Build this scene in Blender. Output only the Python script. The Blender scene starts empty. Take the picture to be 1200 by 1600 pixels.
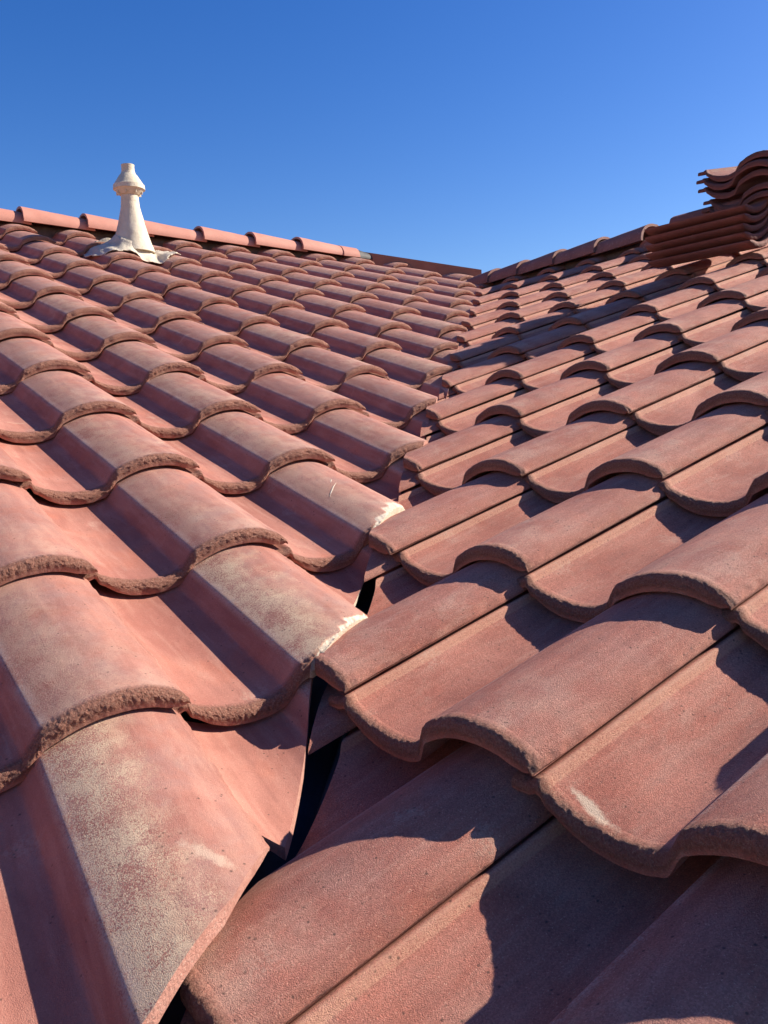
import bpy, bmesh, math, random
import numpy as np
from mathutils import Vector, Matrix, noise

random.seed(7)
SC = bpy.context.scene
COL = SC.collection

# ------------------------------------------------------------ camera
F_PX = 1353.97
FW = Vector((-0.16094488, 0.98207765, -0.09808283))
RT = Vector((0.98670331, 0.15782464, -0.03883249))
UP = Vector((0.02265663, 0.10302855, 0.99442033))
cam_d = bpy.data.cameras.new('camera')
cam = bpy.data.objects.new('camera', cam_d)
COL.objects.link(cam)
SC.camera = cam
cam_d.sensor_fit = 'VERTICAL'
cam_d.sensor_height = 24.0
cam_d.lens = 24.0 * F_PX / 1600.0
cam_d.clip_start = 0.02
cam_d.clip_end = 3000.0
cam.matrix_world = Matrix(((RT.x, UP.x, -FW.x, 0), (RT.y, UP.y, -FW.y, 0), (RT.z, UP.z, -FW.z, 0), (0, 0, 0, 1)))

# ------------------------------------------------------------ daylight
SUN_AZ = 26.0      # degrees from +X towards +Y
SUN_EL = 31.5
world = bpy.data.worlds.new('World')
SC.world = world
world.use_nodes = True
wn = world.node_tree
sky = wn.nodes.new('ShaderNodeTexSky')
sky.sky_type = 'NISHITA'
sky.sun_disc = False
sky.sun_elevation = math.radians(SUN_EL)
sky.sun_rotation = math.radians(90 - SUN_AZ)
sky.altitude = 300
sky.air_density = 1.0
sky.dust_density = 0.6
sky.ozone_density = 3.0
bg = wn.nodes['Background']
bg.inputs['Strength'].default_value = 0.070
hsv = wn.nodes.new('ShaderNodeHueSaturation')
hsv.inputs['Hue'].default_value = 0.517
hsv.inputs['Saturation'].default_value = 1.36
hsv.inputs['Value'].default_value = 1.13
wn.links.new(sky.outputs[0], hsv.inputs['Color'])
wn.links.new(hsv.outputs[0], bg.inputs[0])

sun_d = bpy.data.lights.new('sun', 'SUN')
sun_d.energy = 5.0
sun_d.angle = math.radians(0.5)
sun_d.color = (1.0, 0.925, 0.80)
sun = bpy.data.objects.new('sun', sun_d)
COL.objects.link(sun)
SDIR = Vector((math.cos(math.radians(SUN_EL)) * math.cos(math.radians(SUN_AZ)),
               math.cos(math.radians(SUN_EL)) * math.sin(math.radians(SUN_AZ)),
               math.sin(math.radians(SUN_EL))))
sun.rotation_euler = SDIR.to_track_quat('Z', 'Y').to_euler()
sun.location = (6, 2, 6)

vs = SC.view_settings
vs.view_transform = 'Standard'
vs.look = 'None'
vs.gamma = 1.0
vs.exposure = 1.0
vs.use_curve_mapping = False

# ------------------------------------------------------------ the two roof planes (metres)
S2 = 2 ** -0.5
W = 0.30
DROP = 0.026
TH_L, TH_R = 0.3382333, 0.33668767


class Slope:
    pass


def make_slope(P, e, th, dplan, g):
    s = Slope()
    s.P = Vector(P)
    s.e = Vector(e)
    s.d = Vector((dplan[0] * math.cos(th), dplan[1] * math.cos(th), -math.sin(th)))
    s.n = s.e.cross(-s.d)
    s.g = g
    up = -s.d * g - s.n * DROP
    s.up = up.normalized()
    s.nn = s.e.cross(s.up)
    return s


SL = make_slope((-0.59186547, 1.53333275, -0.07049726), (S2, S2, 0), TH_L, (S2, -S2), 0.33532355)
SR = make_slope((0.42451894, 1.15032137, -0.09945569), (S2, -S2, 0), TH_R, (-S2, -S2), 0.31571162)
X0 = -0.2185        # plan line of the valley (runs along +Y)

# small laying irregularities, millimetres
SL.row_de = {-10: -6.1, -9: -4.7, -8: -5.3, -7: -3.4, -6: -1.4, -5: 3.6, -4: 3.2, -3: 8.7, -2: 11.1, -1: 1.5, 0: -.1, 1: -1.9, 2: -8.1}
SL.row_dd = {-10: 5.0, -9: .5, -8: 7.6, -7: 6.6, -6: 2.3, -5: -4.7, -4: -2.2, -3: -1.9, -2: -2.0, -1: 2.9, 0: -3.8, 1: 4.4, 2: -.3}
SL.col_de = {-1: 2.0, 0: 5.0, 1: -.9, 2: -2.3, 3: -8, 4: -7.2, 5: -1.5, 6: 3.1, 7: 6.5, 8: 5.3, 9: 1.4, 10: 1.9}
SL.col_dd = {-1: 2.9, 0: -9.8, 1: -1.7, 2: 0.1, 3: 9.7, 4: 9.7, 5: .4, 6: -4.3, 7: -6.4, 8: -5.0, 9: -1.1, 10: -2.2}
SR.row_de = {-9: .8, -8: 2.7, -7: 4.6, -6: 5.5, -5: 1.9, -4: -1.8, -3: 2.5, -2: -3.9, -1: -3.3, 0: -2.2, 1: 2.7, 2: -1.2}
SR.row_dd = {-9: .5, -8: 7.4, -7: -.2, -6: 3.6, -5: -9.2, -4: -5.7, -3: -1.9, -2: -4.2, -1: -.7, 0: 1.8, 1: 3.8, 2: -1.9}
SR.col_de = {-11: 6.3, -10: 3.9, -9: 2.1, -8: 1.0, -7: 4.5, -5: 4.4, -4: -7.9, -3: -4.9, -2: 4.6, -1: -3.7, 0: 2.0}
SR.col_dd = {-11: -8.5, -10: -2.7, -9: 2.4, -8: 6.4, -7: 8.7, -5: 5.9, -4: -9.6, -3: -5.2, -2: 5.0, -1: -4.0, 0: 1.7}


def plane_pt(s, col, row, h=0.0):
    return s.P + s.e * (col * W) + s.d * (row * s.g) + s.n * h


def tile_matrix(s, row, col):
    rd = random.Random(row * 131 + col * 17 + (5 if s is SL else 9))
    de = s.row_de.get(row, 0) + s.col_de.get(col, 0)
    dd = s.row_dd.get(row, 0) + s.col_dd.get(col, 0)
    de = de * .001
    dd = dd * .001 + rd.uniform(-.003, .003)
    de_prev = (s.row_de.get(row, 0) + s.col_de.get(col - 1, 0)) * .001
    sx = (W + de - de_prev) / W
    O = plane_pt(s, col - 1, row) + s.e * de_prev + s.d * dd + s.n * rd.uniform(-.0005, .0006)
    M = Matrix((s.e, s.up, s.nn)).transposed().to_4x4()
    M.translation = O
    M = M @ Matrix.Diagonal((sx, 1, 1, 1))
    if s is SR and row >= 3:
        M.translation = M.translation - s.n * .020
    if s is SL and row >= 3:      # the lowest visible course is laid slightly askew
        M0 = Matrix((s.e, s.up, s.nn)).transposed().to_4x4()
        M0.translation = plane_pt(s, -1.5, 3) + s.up * .3
        if col == 0:
            M.translation = M.translation - s.n * .002
        M = M0 @ Matrix.Translation((-.018, -.038, .0016)) @ Matrix.Rotation(-.0686, 4, 'Z') @ M0.inverted() @ M
    return M @ Matrix.Rotation(rd.uniform(-.0015, .0015), 4, 'Z') @ Matrix.Rotation(rd.uniform(-.0012, .0012), 4, 'Y')


# ------------------------------------------------------------ node helpers and materials
class NT:
    def __init__(self, name):
        self.m = bpy.data.materials.new(name)
        self.m.use_nodes = True
        self.t = self.m.node_tree
        self.b = self.t.nodes['Principled BSDF']

    def n(self, typ, **kw):
        nd = self.t.nodes.new(typ)
        for k, v in kw.items():
            setattr(nd, k, v)
        return nd

    def put(self, sock, v):
        if hasattr(v, 'is_output') or isinstance(v, bpy.types.NodeSocket):
            self.t.links.new(v, sock)
        elif isinstance(v, tuple) and len(v) == 3:
            sock.default_value = (*v, 1) if len(sock.default_value) == 4 else v
        else:
            sock.default_value = v

    def math(self, op, a, b=0.0, clamp=False):
        nd = self.n('ShaderNodeMath', operation=op, use_clamp=clamp)
        self.put(nd.inputs[0], a)
        self.put(nd.inputs[1], b)
        return nd.outputs[0]

    def mix(self, f, a, b, blend='MIX'):
        nd = self.n('ShaderNodeMix', data_type='RGBA', blend_type=blend)
        self.put(nd.inputs[0], f)
        self.put(nd.inputs[6], a)
        self.put(nd.inputs[7], b)
        return nd.outputs[2]

    def noise(self, vec, scale, detail=3.0, rough=0.5, dist=0.0):
        nd = self.n('ShaderNodeTexNoise')
        self.put(nd.inputs['Vector'], vec)
        nd.inputs['Scale'].default_value = scale
        nd.inputs['Detail'].default_value = detail
        nd.inputs['Roughness'].default_value = rough
        nd.inputs['Distortion'].default_value = dist
        return nd.outputs[0]

    def rng(self, v, a, b, c=0.0, d=1.0, smooth=False):
        nd = self.n('ShaderNodeMapRange')
        if smooth:
            nd.interpolation_type = 'SMOOTHSTEP'
        self.put(nd.inputs[0], v)
        for i, k in enumerate((a, b, c, d)):
            nd.inputs[i + 1].default_value = k
        return nd.outputs[0]

    def attr(self, name, obj=True):
        nd = self.n('ShaderNodeAttribute', attribute_name=name, attribute_type='OBJECT' if obj else 'GEOMETRY')
        return nd.outputs['Fac']

    def objvec(self):
        tc = self.n('ShaderNodeTexCoord')
        oi = self.n('ShaderNodeObjectInfo')
        sc = self.n('ShaderNodeVectorMath', operation='SCALE')
        cb = self.n('ShaderNodeCombineXYZ')
        r = oi.outputs['Random']
        self.put(cb.inputs[0], r)
        self.put(cb.inputs[1], self.math('FRACT', self.math('MULTIPLY', r, 7.31)))
        self.put(cb.inputs[2], self.math('FRACT', self.math('MULTIPLY', r, 31.7)))
        self.t.links.new(cb.outputs[0], sc.inputs[0])
        sc.inputs['Scale'].default_value = 9.0
        ad = self.n('ShaderNodeVectorMath', operation='ADD')
        self.t.links.new(tc.outputs['Object'], ad.inputs[0])
        self.t.links.new(sc.outputs[0], ad.inputs[1])
        return tc.outputs['Object'], ad.outputs[0], r

    def bump(self, h, strength, dist, prev=None):
        nd = self.n('ShaderNodeBump')
        nd.inputs['Strength'].default_value = strength
        nd.inputs['Distance'].default_value = dist
        self.put(nd.inputs['Height'], h)
        if prev is not None:
            self.put(nd.inputs['Normal'], prev)
        return nd.outputs[0]


def tile_material():
    k = NT('concrete_roof_tile')
    loc, v, rnd = k.objvec()
    sep = k.n('ShaderNodeSeparateXYZ')
    k.put(sep.inputs[0], loc)
    lx, ly, lz = sep.outputs
    crust = k.attr('crust', False)
    lich = k.attr('lichen')
    sand = k.attr('sand')
    # body colour: salmon to brick red in broad clouds
    big = k.noise(v, 7.0, 4.0, 0.55, 0.6)
    mid = k.noise(v, 30.0, 5.0, 0.6, 0.3)
    fine = k.noise(v, 420.0, 3.0, 0.7)
    c = k.mix(k.rng(big, .35, .68), (0.370, 0.160, 0.130), (0.52, 0.262, 0.215))
    c = k.mix(k.rng(rnd, 0, 1, 0, .55), c, (0.41, 0.17, 0.135))
    # fresh orange pigment where the surface is least worn (pan edges)
    orange = k.math('MULTIPLY', k.rng(k.noise(v, 11.0, 3.0), .54, .70), k.rng(lz, .012, -.01))
    c = k.mix(k.math('MULTIPLY', orange, .45), c, (0.56, 0.19, 0.115))
    # sandy brown tone of the right-hand tiles
    c = k.mix(k.math('MULTIPLY', sand, k.rng(mid, .3, .7, .55, .95)), c, k.mix(k.rng(big, .38, .66), (0.46, 0.158, 0.118), (0.64, 0.268, 0.205)))
    # grey lilac dust worn on the crown of the roll
    crown = k.rng(lz, .004, .030, 0, 1, True)
    dust = k.math('MULTIPLY', crown, k.rng(k.noise(v, 16.0, 6.0, .65, .4), .40, .66))
    c = k.mix(k.math('MULTIPLY', dust, k.rng(sand, .3, .8, .68, .34)), c, (0.37, 0.235, 0.225))
    str_m = k.n('ShaderNodeMapping')
    k.put(str_m.inputs[0], v)
    str_m.inputs['Scale'].default_value = (1.0, .16, 1.0)
    streak = k.noise(str_m.outputs[0], 55.0, 5.0, .6, .4)
    c = k.mix(k.math('MULTIPLY', k.rng(streak, .50, .68), .38), c, (0.62, 0.36, 0.29))
    c = k.mix(k.math('MULTIPLY', k.rng(streak, .46, .30), .32), c, (0.25, 0.105, 0.085))
    # pale dust towards the front of the crown
    fr = k.math('MULTIPLY', k.math('MULTIPLY', k.rng(ly, .22, .03), k.rng(lz, .012, .030)), k.rng(k.noise(v, 20.0, 6.0, .68), .42, .62))
    c = k.mix(k.math('MULTIPLY', fr, .45), c, (0.66, 0.47, 0.38))
    # pale efflorescence, streaky
    mp = k.n('ShaderNodeMapping')
    k.put(mp.inputs[0], v)
    mp.inputs['Scale'].default_value = (1.0, .45, 1.0)
    wisp = k.noise(mp.outputs[0], 22.0, 7.0, .66, 1.2)
    pale = k.math('MULTIPLY', k.rng(wisp, .54, .74), k.rng(k.noise(v, 5.0, 2.0), .42, .62))
    c = k.mix(k.math('MULTIPLY', pale, .55), c, (0.62, 0.44, 0.36))
    # lichen / lime bloom over the shoulder half of the roll, on tiles that carry it
    sh = k.math('MULTIPLY', k.rng(lx, .138, .150), k.rng(k.math('ADD', lx, k.math('MULTIPLY', mid, .11)), .285, .235))
    grain = k.rng(k.math('ADD', k.math('MULTIPLY', k.noise(v, 560.0, 3.0, .8), 1.5), k.math('MULTIPLY', k.noise(v, 24.0, 6.0, .7), 1.0)), 1.17, 1.25)
    lm = k.math('MULTIPLY', k.math('MULTIPLY', sh, grain), lich)
    c = k.mix(k.math('MULTIPLY', lm, 0.95), c, (0.74, 0.58, 0.42))
    # pale broken line along the shoulder
    edge = k.math('MULTIPLY', k.rng(lx, .139, .145), k.rng(lx, .156, .147))
    edge = k.math('MULTIPLY', edge, k.rng(k.math('ADD', fine, k.math('MULTIPLY', mid, .8)), .78, 1.05))
    c = k.mix(k.math('MULTIPLY', edge, .65), c, (0.60, 0.50, 0.46))
    # sand grains: pale and dark specks
    g1 = k.noise(v, 560.0, 2.0, .7)
    c = k.mix(k.math('MULTIPLY', k.rng(g1, .62, .74), k.rng(sand, 0, 1, .12, .75)), c, (0.86, 0.58, 0.45))
    g2 = k.noise(v, 400.0, 3.0, .7)
    c = k.mix(k.math('MULTIPLY', k.rng(g2, .39, .28), k.rng(sand, 0, 1, .25, .6)), c, (0.17, 0.07, 0.058))
    # every sand grain its own tone
    gv = k.n('ShaderNodeTexVoronoi')
    k.put(gv.inputs['Vector'], v)
    gv.inputs['Scale'].default_value = 820.0
    gs = k.n('ShaderNodeSeparateColor')
    k.put(gs.inputs[0], gv.outputs['Color'])
    tone = k.rng(gs.outputs[0], 0, 1, .74, 1.28)
    tc_ = k.n('ShaderNodeCombineColor')
    for q in range(3):
        k.put(tc_.inputs[q], tone)
    c = k.mix(k.rng(sand, 0, 1, .12, .85), c, k.mix(1.0, c, tc_.outputs[0], 'MULTIPLY'))
    # gritty ledge beside the seam, its sunlit brightness put into the colour
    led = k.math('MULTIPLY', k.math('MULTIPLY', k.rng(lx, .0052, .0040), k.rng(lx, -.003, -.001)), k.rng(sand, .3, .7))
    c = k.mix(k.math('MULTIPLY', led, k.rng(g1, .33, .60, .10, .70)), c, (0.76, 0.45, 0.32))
    # a lime smear at its own place on some tiles
    dx_ = k.math('SUBTRACT', lx, k.attr('smear_x'))
    dy_ = k.math('SUBTRACT', ly, k.attr('smear_y'))
    an = k.attr('smear_a')
    ca_, sa_ = k.math('COSINE', an), k.math('SINE', an)
    uu = k.math('ADD', k.math('MULTIPLY', dx_, ca_), k.math('MULTIPLY', dy_, sa_))
    vv = k.math('SUBTRACT', k.math('MULTIPLY', dy_, ca_), k.math('MULTIPLY', dx_, sa_))
    rr = k.math('SQRT', k.math('ADD', k.math('POWER', k.math('MULTIPLY', uu, .62), 2.0), k.math('POWER', k.math('MULTIPLY', vv, 2.6), 2.0)))
    rr = k.math('ADD', rr, k.math('MULTIPLY', k.math('SUBTRACT', k.noise(v, 75.0, 7.0, .75), .5), .062))
    sm = k.math('MULTIPLY', k.rng(rr, .019, .007), k.attr('smear'))
    c = k.mix(sm, c, (0.72, 0.58, 0.47))
    # sparse black spots and pits
    vo = k.n('ShaderNodeTexVoronoi')
    k.put(vo.inputs['Vector'], v)
    vo.inputs['Scale'].default_value = 120.0
    spot = k.math('MULTIPLY', k.rng(vo.outputs['Distance'], .20, .09), k.rng(k.math('ADD', k.noise(v, 40.0, 1.0), k.math('MULTIPLY', sand, .05)), .56, .62))
    c = k.mix(k.math('MULTIPLY', spot, .7), c, (0.07, 0.045, 0.04))
    # small splashes of lime
    vo2 = k.n('ShaderNodeTexVoronoi')
    wv = k.n('ShaderNodeVectorMath', operation='ADD')
    k.put(wv.inputs[0], v)
    nz = k.n('ShaderNodeTexNoise')
    k.put(nz.inputs['Vector'], v)
    nz.inputs['Scale'].default_value = 60
    nsc = k.n('ShaderNodeVectorMath', operation='SCALE')
    k.t.links.new(nz.outputs['Color'], nsc.inputs[0])
    nsc.inputs['Scale'].default_value = .03
    k.t.links.new(nsc.outputs[0], wv.inputs[1])
    k.t.links.new(wv.outputs[0], vo2.inputs['Vector'])
    vo2.inputs['Scale'].default_value = 9.0
    splash = k.math('MULTIPLY', k.rng(vo2.outputs['Distance'], .17, .10), k.rng(k.noise(v, 240.0, 3.0, .7), .40, .60))
    c = k.mix(k.math('MULTIPLY', splash, .28), c, (0.70, 0.58, 0.48))
    # broken gritty butt edge
    cr = k.noise(v, 380.0, 4.0, .75)
    cc = k.mix(k.rng(cr, .35, .65), (0.29, 0.120, 0.090), (0.50, 0.245, 0.180))
    cc = k.mix(k.math('MULTIPLY', k.rng(g1, .56, .66), .6), cc, (0.60, 0.40, 0.30))
    c = k.mix(crust, c, cc)
    c = k.mix(1.0, c, (0.83, 0.750, 0.675), 'MULTIPLY')
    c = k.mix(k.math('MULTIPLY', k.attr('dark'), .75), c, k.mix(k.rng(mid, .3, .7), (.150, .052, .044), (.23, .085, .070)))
    chipv = k.attr('chip', False)
    c = k.mix(k.rng(k.math('ADD', chipv, k.math('MULTIPLY', mid, .3)), .30, .55), c, k.mix(k.rng(cr, .3, .7), (.50, .36, .26), (.74, .64, .50)))
    k.put(k.b.inputs['Base Color'], c)
    k.put(k.b.inputs['Roughness'], k.rng(mid, .3, .7, .72, .88))
    k.b.inputs['Specular IOR Level'].default_value = 0.35
    # relief
    seamy = k.rng(lx, .255, .290, .0, 1.0, True)
    amp = k.math('ADD', k.rng(sand, 0, 1, .30, 1.0), k.math('MULTIPLY', seamy, .35))
    gb = k.n('ShaderNodeTexVoronoi')
    k.put(gb.inputs['Vector'], v)
    gb.inputs['Scale'].default_value = 900.0
    h1 = k.math('MULTIPLY', k.math('ADD', k.math('MULTIPLY', gb.outputs['Distance'], -.45), k.noise(v, 1300.0, 2.0, .8)), amp)
    h2 = k.math('MULTIPLY', k.noise(v, 60.0, 4.0, .6), 1.0)
    n1 = k.bump(h2, .25, .003)
    n2 = k.bump(h1, .9, .0014, n1)
    n3 = k.bump(k.math('MULTIPLY', cr, crust), 1.0, .006, n2)
    k.put(k.b.inputs['Normal'], n3)
    return k.m


def simple_material(name, ca, cb, scale, rough=.8, bump=.3, bdist=.003, bscale=None, metal=0.0, speck=None):
    k = NT(name)
    loc, v, rnd = k.objvec()
    a = k.noise(v, scale, 5.0, .62, .5)
    c = k.mix(k.rng(a, .33, .67), ca, cb)
    if speck:
        c = k.mix(k.math('MULTIPLY', k.rng(k.noise(v, scale * 9, 3.0, .7), .58, .70), speck[1]), c, speck[0])
    k.put(k.b.inputs['Base Color'], c)
    k.b.inputs['Roughness'].default_value = rough
    k.b.inputs['Metallic'].default_value = metal
    k.put(k.b.inputs['Normal'], k.bump(k.noise(v, bscale or scale * 6, 4.0, .65), bump, bdist))
    return k.m


M_TILE = tile_material()
M_RAW = simple_material('fresh_cut_concrete', (.50, .40, .29), (.62, .53, .41), 40, .85, .6, .003, 300, speck=((.30, .17, .12), .8))
M_CUTRED = simple_material('saw_cut_red_concrete', (.34, .15, .11), (.44, .22, .17), 40, .85, .6, .003, 300, speck=((.55, .42, .33), .6))
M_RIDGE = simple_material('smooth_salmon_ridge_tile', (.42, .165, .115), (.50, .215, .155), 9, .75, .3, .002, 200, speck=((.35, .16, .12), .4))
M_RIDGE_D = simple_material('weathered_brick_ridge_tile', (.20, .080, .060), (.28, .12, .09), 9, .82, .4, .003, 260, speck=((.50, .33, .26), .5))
M_VALLEY = simple_material('black_painted_valley_metal', (.022, .030, .046), (.04, .052, .075), 12, .34, .25, .003, 60, metal=.0)
M_DECK = simple_material('dark_roofing_felt', (.022, .020, .020), (.045, .038, .036), 20, .9, .3, .003)
M_VENT = simple_material('cream_coated_vent', (.50, .42, .30), (.60, .52, .40), 14, .7, .55, .006, 38, speck=((.40, .32, .24), .35))
M_FLASH = simple_material('crumpled_cream_membrane', (.46, .38, .28), (.58, .50, .39), 22, .6, .7, .008, 42, speck=((.30, .23, .18), .5))
M_BOARD = simple_material('rust_brown_ridge_board', (.23, .09, .055), (.28, .12, .075), 6, .75, .3, .002)
M_DARK = simple_material('dark_mastic', (.02, .018, .018), (.05, .04, .038), 30, .7, .4, .004)
M_MORTAR = simple_material('grey_brown_mortar', (.10, .065, .05), (.17, .115, .09), 25, .9, .7, .006, 160)
M_GROUND = simple_material('dry_earth', (.20, .16, .11), (.28, .23, .16), .3, .95, .3, .05)


def new_obj(name, me, parent=None, M=None, mats=()):
    o = bpy.data.objects.new(name, me)
    COL.objects.link(o)
    for m in mats:
        if m.name not in me.materials:
            me.materials.append(m)
    if parent is not None:
        o.parent = parent
        if M is not None:
            o.matrix_basis = Matrix.Translation(-parent.location) @ M
    elif M is not None:
        o.matrix_basis = M
    return o


def tag(o, label, cat, group=None, kind=None):
    o['label'] = label
    o['category'] = cat
    if group:
        o['group'] = group
    if kind:
        o['kind'] = kind
    return o


def empty(name, loc):
    o = bpy.data.objects.new(name, None)
    o.empty_display_size = .1
    COL.objects.link(o)
    o.location = loc
    return o


# ------------------------------------------------------------ roof tile mesh
CTRL = [(-.034, -.0066), (-.015, -.0056), (-.0065, -.0022), (-.0038, -.0010), (.0002, -.0020), (.0040, -.0100), (.0058, -.0122), (.0150, -.0172), (.035, -.0246), (.055, -.0288),
        (.078, -.0308), (.100, -.0290), (.117, -.0240), (.1255, -.0205), (.1290, -.0165), (.1350, -.0070), (.1420, .0040), (.1436, .0060),
        (.1450, .0072), (.151, .0104), (.160, .0150), (.173, .0208), (.190, .0266), (.210, .0303), (.232, .0316), (.253, .0293), (.270, .0240),
        (.2845, .0178), (.2912, .0128), (.2948, .0092), (.2966, .0052)]
TH_CTRL = [(-.034, .013), (.000, .014), (.012, .013), (.03, .018), (.05, .021), (.27, .021), (.2845, .017), (.2912, .0100), (.2966, .0032)]
PX = np.array([c[0] for c in CTRL])
PZ = np.array([c[1] for c in CTRL])


def prof_z(x):
    # monotone cubic through the control points
    dx = np.diff(PX)
    sl = np.diff(PZ) / dx
    m = np.zeros(len(PX))
    m[1:-1] = np.where(sl[1:] * sl[:-1] > 0, 2 * sl[1:] * sl[:-1] / (sl[1:] + sl[:-1] + 1e-12), 0)
    m[0], m[-1] = sl[0], sl[-1]
    i = np.clip(np.searchsorted(PX, x) - 1, 0, len(dx) - 1)
    t = (x - PX[i]) / dx[i]
    h = dx[i]
    return ((2 * t**3 - 3 * t**2 + 1) * PZ[i] + (t**3 - 2 * t**2 + t) * h * m[i] + (-2 * t**3 + 3 * t**2) * PZ[i + 1] + (t**3 - t**2) * h * m[i + 1])


def build_tile(nx=64, ntop=10, seed=0, length=.412, rough=1.0, bow=0.0):
    """One interlocking S tile: pan, wall, roll; origin at the pan-side seam of the butt."""
    # sample x by arc length
    xs = np.linspace(PX[0], PX[-1], 1200)
    zs = prof_z(xs)
    s = np.concatenate([[0], np.cumsum(np.hypot(np.diff(xs), np.diff(zs)))])
    t = np.linspace(0, s[-1], nx)
    x = np.interp(t, s, xs)
    for cx in (-.0038, .0002, .0040, .0058, .1290, .1436, .2948):        # keep the arrises crisp
        x[np.argmin(np.abs(x - cx))] = cx
    z = prof_z(x)
    th = np.interp(x, [c[0] for c in TH_CTRL], [c[1] for c in TH_CTRL])
    ys = list(np.concatenate([[length], .018 + (length - .018) * np.linspace(1, 0, ntop)[1:] ** 1.3]))
    rows = [(y, 0.0, 0.0, 0) for y in ys]                       # y, thickness fraction, crust weight, part
    ncr = 4 if nx < 100 else 9
    for q in range(ncr + 1):
        a = q / ncr
        rows.append((.0085 * (1 - math.sin(a * math.pi / 2)), .50 * (1 - math.cos(a * math.pi / 2)), 1.0, 1))
    rows += [(.0, .72, .35, 2), (.0006, .93, .1, 2), (.004, 1.0, 0, 3), (.06, 1.0, 0, 3), (length, .65, 0, 3)]
    rows.insert(len(ys), (.0125, 0.0, .45, 0))
    nr = len(rows)
    V = []
    C = []
    rng = random.Random(seed)
    off = Vector((rng.uniform(0, 40), rng.uniform(0, 40), rng.uniform(0, 40)))
    head_th = .016 / .020
    for (y, f, cw, part) in rows:
        for i in range(nx):
            tt = th[i] * (1.0 if y < .03 or part != 3 else head_th)
            p = Vector((x[i], y, z[i] - tt * f))
            # gentle forming waviness
            q = Vector((x[i] * 14, y * 8, 0)) + off
            p.z += noise.noise(q) * .0006 + bow * (y - .2) ** 2
            edge = max(0.0, min(1.0, (x[i] - .283) / .010)) if part != 3 else 0.0
            if cw > 0 and rough > 0:
                thin = min(1.0, th[i] / .018)
                qq = Vector((x[i] * 235, y * 260 - f * 5.2, 3)) + off
                n1 = noise.noise(qq)
                n2 = noise.noise(qq * 2.7 + Vector((7, 3, 1)))
                n0 = noise.noise(Vector((x[i] * 42, 0, 9)) + off)
                a = rough * cw * thin
                p.y += a * (n1 * .0015 + n2 * .0016 + n0 * .0022)
                p.z += a * (noise.noise(qq + Vector((31, 0, 0))) * .0020 + n2 * .0010) * (1.0 if f < .6 else .4)
            if edge > 0 and rough > 0:
                qq = Vector((3, y * 160, x[i] * 160)) + off
                p.x += edge * (noise.noise(qq) * .0024 + noise.noise(qq * .3) * .0020)
                p.z += edge * noise.noise(qq * 1.4 + Vector((9, 9, 9))) * .0012
            V.append(p)
            C.append(max(cw, edge * .15 if part == 0 else 0))
    Fc = []
    for r in range(nr):
        r2 = (r + 1) % nr
        for i in range(nx - 1):
            a, b = r * nx + i, r * nx + i + 1
            Fc.append((a, r2 * nx + i, r2 * nx + i + 1, b))
    Fc.append(tuple(r * nx for r in range(nr))[::-1])
    Fc.append(tuple(r * nx + nx - 1 for r in range(nr)))
    me = bpy.data.meshes.new('roof_tile')
    me.from_pydata([tuple(v) for v in V], [], Fc)
    at = me.attributes.new('crust', 'FLOAT', 'POINT')
    at.data.foreach_set('value', C)
    me.materials.append(M_TILE)
    me.materials.append(M_RAW)
    me.shade_smooth()
    me.set_sharp_from_angle(angle=math.radians(42))
    me.update()
    return me


def cut_mesh(me, M, planes, raw_mat=None, chip=0.0):
    """Copy of a tile sawn off by world-space planes (point, normal): what lies on the normal's side goes."""
    bm = bmesh.new()
    bm.from_mesh(me)
    inv = M.inverted()
    rot = M.to_3x3().transposed()     # normals: transpose of the linear part
    for (p, n) in planes:
        geom = bm.verts[:] + bm.edges[:] + bm.faces[:]
        res = bmesh.ops.bisect_plane(bm, geom=geom, dist=1e-6, plane_co=inv @ p, plane_no=rot @ n, clear_outer=True)
        edges = [g for g in res['geom_cut'] if isinstance(g, bmesh.types.BMEdge) and g.is_boundary]
        if edges:
            r = bmesh.ops.holes_fill(bm, edges=edges, sides=0)
            for f in r['faces']:
                f.material_index = 1
                f.smooth = False
                for e in f.edges:
                    e.smooth = False
    out = me.copy()
    if chip > 0:
        lay_c = bm.verts.layers.float.new('chip')
        p0, n0 = inv @ planes[0][0], (rot @ planes[0][1]).normalized()
        n0.normalize()
        for v in bm.verts:
            dd = (p0 - v.co).dot(n0)
            wv = chip * (.55 + 1.3 * noise.noise(Vector((v.co.x * 45, v.co.y * 45, chip * 99))))
            if dd < wv:
                a_ = min(1.0, (wv - dd) / max(wv, 1e-4) * 1.6)
                v[lay_c] = a_
                v.co.z -= a_ * .0045 * (1 + .8 * noise.noise(v.co * 260))
                v.co.y += a_ * .002 * noise.noise(v.co * 130)
    bm.to_mesh(out)
    n = len(bm.verts)
    bm.free()
    if raw_mat is not None:
        out.materials[1] = raw_mat
    return out, n


FAR = [build_tile(56, 8, 100 + i, rough=1.0) for i in range(6)]
MID_R = [build_tile(110, 12, 300 + i, rough=.6) for i in range(6)]
MID = [build_tile(110, 12, 200 + i, rough=1.0) for i in range(6)]


def proj(p):
    d = p.dot(FW)
    if d < .02:
        return None
    return 600 + F_PX * p.dot(RT) / d, 800 - F_PX * p.dot(UP) / d, d


def tile_corners(M):
    return [M @ Vector(c) for c in ((0, 0, 0), (.3, 0, 0), (.15, 0, .03), (0, .4, 0), (.3, .4, 0), (.2, .2, .03))]


# ------------------------------------------------------------ roofs
left_roof = tag(empty('tiled_roof', (-1.3, 1.0, -.35)), 'left-hand roof slope of terracotta S tiles rising to the ridge behind the cream vent', 'roof', kind='thing')
right_roof = tag(empty('tiled_roof', (1.3, .5, -.35)), 'right-hand roof slope of sandy terracotta S tiles carrying the two tile stacks', 'roof', kind='thing')

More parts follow.
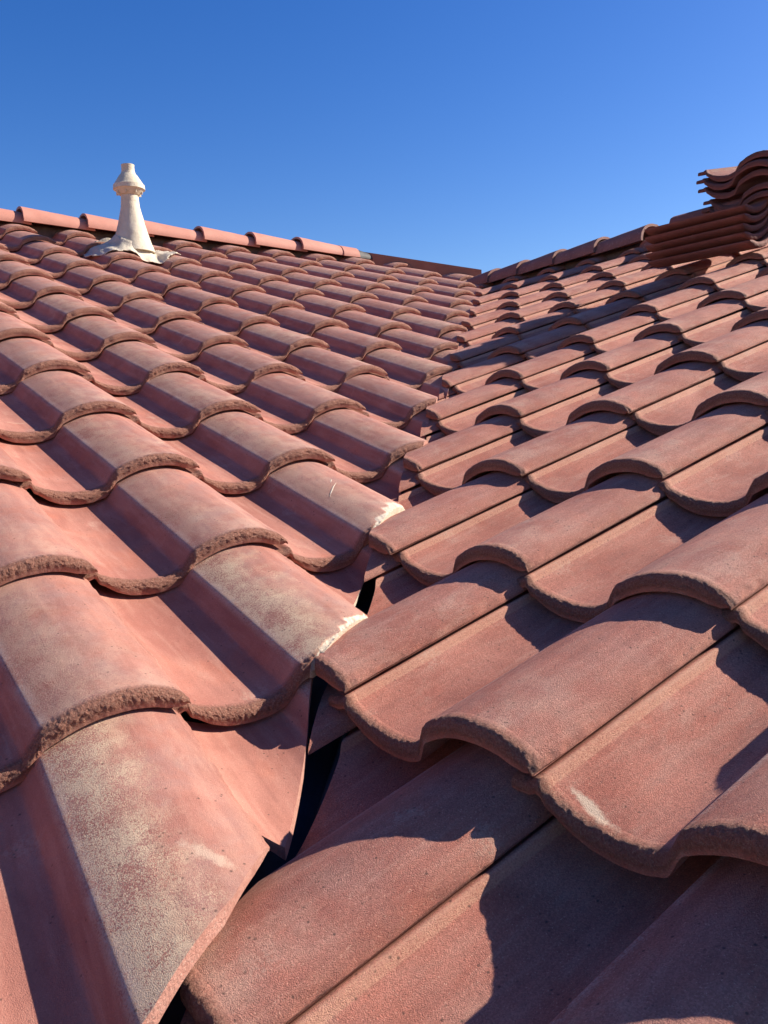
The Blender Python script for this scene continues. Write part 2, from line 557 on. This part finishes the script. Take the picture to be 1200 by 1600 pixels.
BOARD_A = plane_pt(SL, 8.95, -10.75, 0.0)
BOARD_B = plane_pt(SL, 11.15, -9.05, 0.0)
bd = (BOARD_B - BOARD_A)
bd.z = 0
bd.normalize()
BOARD_N = Vector((-bd.y, bd.x, 0))          # away from the camera

L_RIDGE_ROW, R_RIDGE_ROW = -10.95, -9.75
# saw lines along the valley: offset from the valley line at a given Y, and the skew of the cut
CUT_L = {(4, -1): (-.10, .5, 0), (4, 0): (-.10, .5, 0), (4, -2): (-.10, .5, 0), (3, 0): (-.012, .757, -.122), (3, -1): (-.012, .70, .083), (2, 0): (-.030, 1.007, .26), (1, 1): (-.034, 1.413, .22), (2, 1): (-.030, 1.3, 0)}
CUT_R = {(3, 0): (-.038, .575, .116), (3, -1): (-.028, 1.0, 0), (2, -1): (-.034, 1.0, .05), (1, -2): (-.036, 1.4, 0)}
LICHEN = {('L', 3, -1): 1.0, ('L', 2, 0): .95, ('L', 2, -1): .35, ('L', 1, 1): .35, ('L', 3, -2): .5, ('L', 1, 0): .25}
SMEAR = {('R', 2, 1): (.038, .022, -.25, 1.0), ('L', 3, -1): (.235, .15, 2.2, .55), ('L', 2, 1): (.05, .03, .4, .5)}
counts = {}


def tile_local(M, px, py):
    inv = M.inverted()
    o_, d_ = inv @ Vector((0, 0, 0)), inv.to_3x3() @ (FW + RT * ((px - 600) / F_PX) - UP * ((py - 800) / F_PX))
    z = .03
    for _ in range(8):
        t = (z - o_.z) / d_.z
        p = o_ + d_ * t
        z = float(prof_z(np.array([min(.295, max(0, p.x))]))[0])
    return p


def scratch(tile, M):
    # pale crescent gouge, in two strokes
    V, Fc = [], []
    for stroke in ([(525, 755, .2), (521, 760, 1.2), (518, 767, 1.5), (516, 774, .5)], [(515, 781, .4), (513.5, 786, 1.0), (513, 791, .3)]):
        base = len(V)
        pts = [tile_local(M, a, b) for a, b, w in stroke]
        for i, (a, b, w) in enumerate(stroke):
            p = pts[i]
            w = w * .0016
            for sgn, dz in ((-1, .0002), (0, .0009), (1, .0002)):
                x = p.x + sgn * w
                V.append((x, p.y, float(prof_z(np.array([x]))[0]) + dz))
        for i in range(len(stroke) - 1):
            for q in range(2):
                a = base + i * 3 + q
                Fc.append((a, a + 1, a + 4, a + 3))
    me = bpy.data.meshes.new('pale_scratch')
    me.from_pydata(V, [], Fc)
    me.materials.append(M_RAW)
    o = bpy.data.objects.new('pale_scratch', me)
    COL.objects.link(o)
    o.parent = tile




def lay(side, s, root, rows, cols):
    cand = []
    for row in rows:
        for col in cols:
            M = tile_matrix(s, row, col)
            cs = tile_corners(M)
            # beyond the valley?
            if side == 'L' and min(c.x for c in cs) > X0 - .03:
                continue
            if side == 'R' and max(c.x for c in cs) < X0 - .03:
                continue
            if side == 'L' and (cs[2] - BOARD_A).dot(BOARD_N) > 0.0 and cs[2].dot(s.e) > BOARD_A.dot(s.e) - .15:
                continue
            ps = [proj(c) for c in cs]
            ok = [p for p in ps if p]
            vis = any(-420 < p[0] < 1560 and -200 < p[1] < 1900 for p in ok)
            near = min(c.length for c in cs)
            if not vis and near > 1.1:
                continue
            cand.append((near, row, col, M, cs))
    cand.sort(key=lambda t: t[0])
    counts[side] = len(cand)
    for (near, row, col, M, cs) in cand[:299]:
        rd = random.Random(row * 977 + col * 31 + ord(side))
        if near < 1.25:
            me = build_tile(210, (120 if (side == 'L' and max(c.x for c in cs) > X0 - .06) else 46), row * 50 + col + (0 if side == 'L' else 5000), rough=.85 if side == 'L' else .62)
        elif near < 2.4:
            me = (MID if side == 'L' else MID_R)[rd.randrange(6)]
        else:
            me = FAR[rd.randrange(6)]
        planes = []
        xmax, xmin = max(c.x for c in cs), min(c.x for c in cs)
        chip = 0.0
        if side == 'L' and xmax > X0 - .06:
            c, y_, k_ = CUT_L.get((row, col), (-.014 + rd.uniform(-.005, .005), cs[0].y, rd.uniform(-.04, .06)))
            nrm = (Vector((1, -k_, 0)) - s.n * (0.0 if (row, col) == (3, 0) else .25)).normalized()
            planes.append((Vector((X0 + c, y_, plane_pt(s, 0, 0).z + s.n.dot(plane_pt(s, 0, 0)) * 0)), nrm))
            # the point must lie on the roof plane so that the lean of the cut pivots there
            q_ = planes[-1][0]
            q_.z = (s.P.dot(s.n) - q_.x * s.n.x - q_.y * s.n.y) / s.n.z
            if (row, col) == (3, -1):      # the saw turned in towards the butt
                for (y2, k2, dx2) in ((.60, .30, -.0185), (.52, .45, -.043)):
                    p2 = Vector((X0 + dx2, y2, 0))
                    p2.z = (s.P.dot(s.n) - p2.x * s.n.x - p2.y * s.n.y) / s.n.z
                    planes.append((p2, (Vector((1, -k2, 0)) - s.n * .1).normalized()))
            chip = .011 if (row, col) in ((2, 0), (1, 1)) else 0.0
        if (side, row, col) == ('L', 3, 0):
            planes.append((Vector((0, .752, 0)), Vector((0, -1, 0))))
            planes.append((M @ Vector((-.014, 0, 0)), -(M.to_3x3() @ Vector((1, 0, 0))).normalized()))
        if side == 'R' and xmin < X0 + .03:
            c, y_, k_ = CUT_R.get((row, col), (-.034 + rd.uniform(-.006, .006), cs[0].y, rd.uniform(-.04, .04)))
            planes.append((Vector((X0 + c, y_, 0)), Vector((-1, k_, 0)).normalized()))
        if side == 'L' and max(c.dot(s.e) for c in cs) > BOARD_A.dot(s.e) - .1 and row < -7:
            planes.append((BOARD_A, BOARD_N))
        ridge_row = L_RIDGE_ROW if side == 'L' else R_RIDGE_ROW
        top = row - .412 / s.g
        if top < ridge_row:
            planes.append((plane_pt(s, 0, ridge_row), -s.d))
        if planes:
            me, nv = cut_mesh(me, M, planes, M_RAW if side == 'L' and row in (1, 2) else M_CUTRED, chip)
            if nv < 8:
                continue
        o = new_obj('roof_tile', me, root, M)
        o['lichen'] = LICHEN.get((side, row, col), rd.choice([0.05, .12, .25, .40]) if side == 'L' else 0.0)
        sx, sy, sa, sv = SMEAR.get((side, row, col), (rd.uniform(.05, .27), rd.uniform(.05, .3), rd.uniform(0, 3), rd.choice([0, 0, .12, .25])))
        o['smear_x'], o['smear_y'], o['smear_a'], o['smear'] = float(sx), float(sy), float(sa), float(sv)
        if (side, row, col) == ('L', 1, 1):
            scratch(o, M)
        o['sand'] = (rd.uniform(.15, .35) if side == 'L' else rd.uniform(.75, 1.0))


lay('L', SL, left_roof, range(-11, 6), range(-7, 14))
lay('R', SR, right_roof, range(-10, 7), range(-14, 6))
print('TILES', counts)


def slab(name, pts, n, thick, mat, root):
    me = bpy.data.meshes.new(name)
    top = [p for p in pts]
    bot = [p - n * thick for p in pts]
    k = len(pts)
    f = [tuple(range(k)), tuple(range(2 * k - 1, k - 1, -1))] + [(i, i + k, (i + 1) % k + k, (i + 1) % k) for i in range(k)]
    me.from_pydata([tuple(p - root.location) for p in top + bot], [], f)
    me.materials.append(mat)
    o = bpy.data.objects.new(name, me)
    COL.objects.link(o)
    o.parent = root
    return o


# boarded deck under the tiles, meeting in the valley
def at_valley(s, row, h, x=X0):
    # point of the plane offset h with plan x, on the line of this row
    p = plane_pt(s, 0, row, h)
    return p + s.e * ((x - p.x) / s.e.x)


HD = -.150
deck_l = [at_valley(SL, 7, HD, X0 - .01), at_valley(SL, -9.2, HD, X0 - .01), plane_pt(SL, 9, -11.2, HD), plane_pt(SL, -7, -11.2, HD), plane_pt(SL, -7, 7, HD)]
slab('roof_deck', deck_l[::-1], SL.n, .05, M_DECK, left_roof)
deck_r = [at_valley(SR, 7, HD, X0 + .01), plane_pt(SR, 8, 7, HD), plane_pt(SR, 8, -10.0, HD), at_valley(SR, -10.0, HD, X0 + .01)]
slab('roof_deck', deck_r[::-1], SR.n, .05, M_DECK, right_roof)

# valley gutter: folded dark sheet with a rounded centre rib
def valley_gutter():
    root = tag(empty('valley_gutter', at_valley(SL, 2, -.1)), 'narrow black metal valley gutter in the gap where both roof slopes meet', 'gutter')
    verts, faces = [], []
    prof = []
    for x in np.linspace(-.16, -.018, 6):
        prof.append((x, .0))
    for a in np.linspace(180, 0, 9):
        prof.append((.014 * math.cos(math.radians(a)), 0.010 + .024 * math.sin(math.radians(a))))
    for x in np.linspace(.018, .16, 6):
        prof.append((x, .0))
    ys = np.linspace(-.2, 6.0, 60)
    slope = .24802
    z0 = -.5440
    for y in ys:
        for (x, h) in prof:
            zz = z0 + slope * y - .112 + abs(x) * .2482 + h + .004 * noise.noise(Vector((x * 9, y * 2.1, 0)))
            verts.append((X0 + x, y, zz))
    m = len(prof)
    for j in range(len(ys) - 1):
        for i in range(m - 1):
            a = j * m + i
            faces.append((a, a + 1, a + m + 1, a + m))
    me = bpy.data.meshes.new('gutter_sheet')
    me.from_pydata([tuple(Vector(v) - root.location) for v in verts], [], faces)
    me.materials.append(M_VALLEY)
    me.shade_smooth()
    o = bpy.data.objects.new('gutter_sheet', me)
    COL.objects.link(o)
    o.parent = root
    md = o.modifiers.new('thick', 'SOLIDIFY')
    md.thickness = .0015


valley_gutter()


# ------------------------------------------------------------ ridge tiles
def ridge_cap_mesh(name, r0, r1, length, t, mat, seed, crust=False):
    """Tapered half-round cap along +X: big end (r0) at x=0."""
    na, nl = 28, 12
    off = Vector((seed * 3.1, seed, 0))
    V, Fc, C = [], [], []
    rings = []
    for j in range(nl + 1):
        x = length * j / nl
        r = r0 + (r1 - r0) * j / nl
        rings.append((x, r, 0))
    rings_in = [(x, r - t, 1) for x, r, _ in rings[::-1]]
    allr = rings + rings_in
    for (x, r, inner) in allr:
        for i in range(na + 1):
            a = math.radians(-6 + 192 * i / na)
            endw = 1.0 if (x < .001 or x > length - .001) else 0.0
            rr = r + noise.noise(Vector((x * 20, i * .4, inner)) + off) * .0010
            xx = x + endw * noise.noise(Vector((i * .9, inner * 3.0, x * 5)) + off) * .003
            V.append((xx, rr * math.cos(a) * 1.05, rr * math.sin(a) * .82))
            C.append(endw if x < .001 else 0.0)
    n = len(allr)
    m = na + 1
    for r in range(n):
        r2 = (r + 1) % n
        for i in range(na):
            Fc.append((r * m + i, r * m + i + 1, r2 * m + i + 1, r2 * m + i))
    Fc.append(tuple(r * m for r in range(n)))
    Fc.append(tuple(r * m + na for r in range(n))[::-1])
    me = bpy.data.meshes.new(name)
    me.from_pydata(V, [], Fc)
    me.materials.append(mat)
    bm = bmesh.new()
    bm.from_mesh(me)
    bmesh.ops.recalc_face_normals(bm, faces=bm.faces)
    bm.to_mesh(me)
    bm.free()
    me.shade_smooth()
    me.set_sharp_from_angle(angle=math.radians(40))
    return me


def frame(o, x, z):
    x = x.normalized()
    y = z.cross(x).normalized()
    z = x.cross(y)
    M = Matrix((x, y, z)).transposed().to_4x4()
    M.translation = o
    return M


capm = [ridge_cap_mesh('ridge_tile', .104, .078, .375, .014, M_RIDGE, i) for i in range(3)]
ZUP = Vector((0, 0, 1))
lcols = [-3.6, -2.4, -1.25, -.25, .75, 1.85, 2.95, 4.02, 5.18, 6.30, 7.40]
for i, c in enumerate(lcols):
    o0 = plane_pt(SL, c, -10.66, 0.0) + Vector((0, 0, .012))
    x = SL.e.copy()
    x.z = -.030
    M = frame(o0 + Vector((0, 0, .004)), x, ZUP)
    new_obj('ridge_tile', capm[i % 3], left_roof, M)
# short last piece with dark mastic plug
M = frame(plane_pt(SL, 8.45, -10.66, 0.0) + Vector((0, 0, .004)), SL.e, ZUP)
new_obj('ridge_tile', ridge_cap_mesh('ridge_tile', .088, .080, .13, .014, M_RIDGE, 9), left_roof, M)
new_obj('mastic_plug', ridge_cap_mesh('mastic_plug', .078, .05, .13, .02, M_DARK, 11), left_roof, frame(plane_pt(SL, 8.86, -10.66, 0) + Vector((0, 0, .002)), SL.e, ZUP))

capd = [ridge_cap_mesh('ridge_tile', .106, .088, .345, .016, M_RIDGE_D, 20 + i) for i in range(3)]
rcols = [-11.95, -11.1, -10.12, -9.1, -8.05, -7.0, -5.95, -4.9, -3.85, -2.8]
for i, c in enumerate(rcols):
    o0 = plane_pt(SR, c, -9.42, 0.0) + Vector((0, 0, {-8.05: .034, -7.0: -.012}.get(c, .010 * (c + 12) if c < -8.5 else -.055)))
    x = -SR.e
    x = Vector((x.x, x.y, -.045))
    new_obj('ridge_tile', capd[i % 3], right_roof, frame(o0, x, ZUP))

# mortar bedding that closes the gap below the ridge tiles
def bedding(s, root, c0, c1, row, h0, h1a, h1b):
    V, Fc = [], []
    n = 90
    for i in range(n + 1):
        t = i / n
        c = c0 + (c1 - c0) * t
        top = h1a + (h1b - h1a) * t
        for q, (dd, h) in enumerate(((.085, h0), (.075, top - .01), (.0, top), (-.05, top), (-.05, h0))):
            wob_ = .006 * noise.noise(Vector((c * 6, q, 3))) + .004 * noise.noise(Vector((c * 17, q, 8)))
            V.append(plane_pt(s, c, row) + s.d * (dd + wob_) + Vector((0, 0, h + wob_)) - root.location)
    for i in range(n):
        for q in range(4):
            a_ = i * 5 + q
            Fc.append((a_, a_ + 1, a_ + 6, a_ + 5))
    me = bpy.data.meshes.new('mortar_bed')
    me.from_pydata([tuple(p) for p in V], [], Fc)
    me.materials.append(M_MORTAR)
    me.shade_smooth()
    o = bpy.data.objects.new('mortar_bed', me)
    COL.objects.link(o)
    o.parent = root


bedding(SL, left_roof, -4.5, 9.0, -10.80, -.10, .020, .020)
bedding(SR, right_roof, -12.2, -1.0, -9.55, -.12, .015, .060)

# rust-brown board closing the top of the left slope
a3, b3 = BOARD_A + Vector((0, 0, -.05)), BOARD_B + Vector((0, 0, -.05))
bn = BOARD_N
pts = [a3, b3, b3 + Vector((0, 0, .125)), a3 + Vector((0, 0, .105))]
slab('ridge_board', [p + bn * .002 for p in pts], -bn, .025, M_BOARD, left_roof)

# ------------------------------------------------------------ vent pipe
def lathe(name, prof, mat, parent, loc, seg=40, wob=.0, seed=0, cap=True):
    V, Fc = [], []
    for (h, r) in prof:
        for i in range(seg):
            a = 2 * math.pi * i / seg
            rr = r * (1 + wob * noise.noise(Vector((math.cos(a) * 1.6, math.sin(a) * 1.6, h * 14 + seed))))
            V.append((rr * math.cos(a), rr * math.sin(a), h))
    for j in range(len(prof) - 1):
        for i in range(seg):
            i2 = (i + 1) % seg
            Fc.append((j * seg + i, j * seg + i2, (j + 1) * seg + i2, (j + 1) * seg + i))
    if cap:
        Fc.append(tuple(range(seg))[::-1])
        Fc.append(tuple((len(prof) - 1) * seg + i for i in range(seg)))
    me = bpy.data.meshes.new(name)
    me.from_pydata(V, [], Fc)
    me.materials.append(mat)
    me.shade_smooth()
    me.set_sharp_from_angle(angle=math.radians(14))
    o = bpy.data.objects.new(name, me)
    COL.objects.link(o)
    o.parent = parent
    o.location = loc
    return o


VB = Vector((-1.868, 4.11, .918))
vent = tag(empty('vent_pipe', VB), 'cream vent pipe with a conical cowl standing near the left ridge', 'vent pipe')
U = .00322       # metres per photo pixel at the vent
def hp(y):             # height above base for a 6x-zoom pixel row
    return (860 - y) / 6 * U
def rp(w):
    return w / 12 * U
lathe('shaft', [(hp(905), rp(400)), (hp(860), rp(372)), (hp(830), rp(345)), (hp(790), rp(318)), (hp(720), rp(278)), (hp(650), rp(240)), (hp(590), rp(210)),
                (hp(540), rp(184)), (hp(500), rp(168)), (hp(440), rp(158)), (hp(395), rp(154)), (hp(350), rp(152))], M_VENT, vent, (0, 0, 0), wob=.03)
lathe('cowl', [(hp(396), rp(150)), (hp(394), rp(178)), (hp(348), rp(262)), (hp(346), rp(282)), (hp(308), rp(276)), (hp(302), rp(262)),
               (hp(226), rp(166)), (hp(206), rp(132)), (hp(188), rp(120))], M_VENT, vent, (0, 0, 0), wob=.012, seed=3)
lathe('outlet', [(hp(196), rp(112)), (hp(170), rp(116)), (hp(140), rp(114)), (hp(130), rp(118)), (hp(127), rp(116)), (hp(127), rp(96)), (hp(150), rp(92)), (hp(152), rp(2))], M_VENT, vent, (0, 0, 0), wob=.02, seed=5)
for q in range(8):
    a = math.radians(q * 45 + 10)
    me = bpy.data.meshes.new('cowl_fin')
    bm = bmesh.new()
    bmesh.ops.create_cube(bm, size=1.0)
    bmesh.ops.scale(bm, vec=(.022, .003, .020), verts=bm.verts)
    bm.to_mesh(me)
    bm.free()
    me.materials.append(M_VENT)
    f = bpy.data.objects.new('cowl_fin', me)
    COL.objects.link(f)
    f.parent = vent
    f.location = (math.cos(a) * rp(196), math.sin(a) * rp(196), hp(372))
    f.rotation_euler = (0, 0, a)


def roof_surface(s, u, v):
    """height above the roof plane of the laid tiles at e=u, upslope=v (metres)"""
    x = (u % W)
    row_f = (v % s.g) / s.g
    return float(prof_z(np.array([max(x, .004)]))[0]) - DROP * row_f


def skirt():
    rel = VB - SL.P
    u0, v0 = rel.dot(SL.e), rel.dot(-SL.d)
    n = 64
    V, Fc = [], []
    for j in range(n):
        for i in range(n):
            a = (i / (n - 1) - .5) * .56
            b = (j / (n - 1) - .5) * .40
            u, v = u0 + a, v0 + b
            h = roof_surface(SL, u, v) * .8 + .006
            r = math.hypot(a, b)
            ang = math.atan2(b, a)
            h += .055 * math.exp(-max(0, r - .088) / .030)
            cr = noise.noise(Vector((u * 34, v * 12, 2))) * .007 + abs(noise.noise(Vector((u * 15 + 4, v * 8, 7)))) * .018
            h += cr * (1 - .3 * math.exp(-r / .04))
            V.append(SL.P + SL.e * u - SL.d * v + SL.n * (h + .002) - VB)
    keep = set()
    for j in range(n):
        for i in range(n):
            a = (i / (n - 1) - .5) * .56
            b = (j / (n - 1) - .5) * .40
            ang = math.atan2(b / .16, a / .235)
            lim = 1 + .12 * noise.noise(Vector((math.cos(ang) * 2.2, math.sin(ang) * 2.2, 5))) + .10 * noise.noise(Vector((ang * 5, 3, 1)))
            if math.hypot(a / .235, b / .16) < lim:
                keep.add((i, j))
    for j in range(n - 1):
        for i in range(n - 1):
            if all(q in keep for q in ((i, j), (i + 1, j), (i, j + 1), (i + 1, j + 1))):
                k = j * n + i
                Fc.append((k, k + 1, k + n + 1, k + n))
    me = bpy.data.meshes.new('flashing_skirt')
    me.from_pydata([tuple(p) for p in V], [], Fc)
    bm = bmesh.new()
    bm.from_mesh(me)
    bmesh.ops.delete(bm, geom=[v for v in bm.verts if not v.link_faces], context='VERTS')
    bm.to_mesh(me)
    bm.free()
    me.materials.append(M_FLASH)
    me.shade_smooth()
    me.set_sharp_from_angle(angle=math.radians(35))
    o = bpy.data.objects.new('flashing_skirt', me)
    COL.objects.link(o)
    o.parent = vent
    md = o.modifiers.new('thick', 'SOLIDIFY')
    md.thickness = .003


skirt()

# ------------------------------------------------------------ the two stacks of loose tiles on the right slope
def ray(px, py, depth):
    return (FW + RT * ((px - 600) / F_PX) - UP * ((py - 800) / F_PX)) * depth


GRP1, GRP2 = 'loose tiles in the lower stack', 'loose tiles in the upper stack'
top_corner = ray(1164, 318, 2.96)           # front butt corner of the top tile
lab1 = ['bottom loose terracotta tile of the lower stack, resting on the right roof',
        'second loose terracotta tile from the bottom of the lower stack',
        'middle loose terracotta tile of the five in the lower stack',
        'fourth loose terracotta tile from the bottom, just under the top of the lower stack',
        'top loose terracotta tile of the lower stack, right beneath the crosswise stack']
loose = [build_tile(70, 8, 900 + i) for i in range(5)]
jit = [(0, 0), (.004, .006), (-.003, .010), (.005, .002), (0, .004)]
for i in range(5):
    # turned over: the roll hangs down at the front, butt to the right
    xa = (SR.d + Vector((0, 0, .20))).normalized()
    ya = -SR.e
    za = xa.cross(ya)
    M = Matrix((xa, ya, za)).transposed().to_4x4()
    M.translation = top_corner + za * (.0300 * (4 - i)) - xa * .297 + xa * jit[i][0] + ya * jit[i][1]
    M = M @ Matrix.Rotation((-.03, .0, .02, .0, -.01)[i], 4, 'Z')
    o = new_obj('stacked_tile', loose[i], None, M)
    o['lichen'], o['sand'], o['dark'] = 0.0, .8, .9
    tag(o, lab1[i], 'roof tile', GRP1)

lab2 = ['bottom loose tile of the upper crosswise stack, lying on the lower stack',
        'second loose tile from the bottom of the upper crosswise stack',
        'middle loose tile of the upper crosswise stack at the right edge',
        'second loose tile from the top of the upper crosswise stack',
        'topmost loose tile of both stacks, curved against the blue sky']
a = math.radians(-50)
xx = Vector((math.cos(a), math.sin(a), -.13)).normalized()
base = ray(1090, 325, 3.08)
ys = [345, 334, 303, 291, 276]
for i in range(5):
    zz = (SR.n * .55 + Vector((0, 0, 1)) * .45)
    zz = (zz - xx * zz.dot(xx)).normalized()
    yy = zz.cross(xx)
    M = Matrix((xx, yy, zz)).transposed().to_4x4()
    M.translation = ray(1099 + (9, 11, 3, 0, 3)[i], (323, 311, 292, 278, 265)[i], 3.22)
    o = new_obj('stacked_tile', loose[(i + 1) % 4], None, M @ Matrix.Rotation((.03, -.02, .015, -.03, .02)[i], 4, 'Z'))
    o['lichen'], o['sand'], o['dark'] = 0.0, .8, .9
    tag(o, lab2[i], 'roof tile', GRP2)

# ------------------------------------------------------------ ground far below the eaves
me = bpy.data.meshes.new('ground')
me.from_pydata([(-1500, -1500, -4.2), (1500, -1500, -4.2), (1500, 1500, -4.2), (-1500, 1500, -4.2)], [], [(0, 1, 2, 3)])
me.materials.append(M_GROUND)
g = bpy.data.objects.new('ground', me)
COL.objects.link(g)
g['kind'] = 'structure'
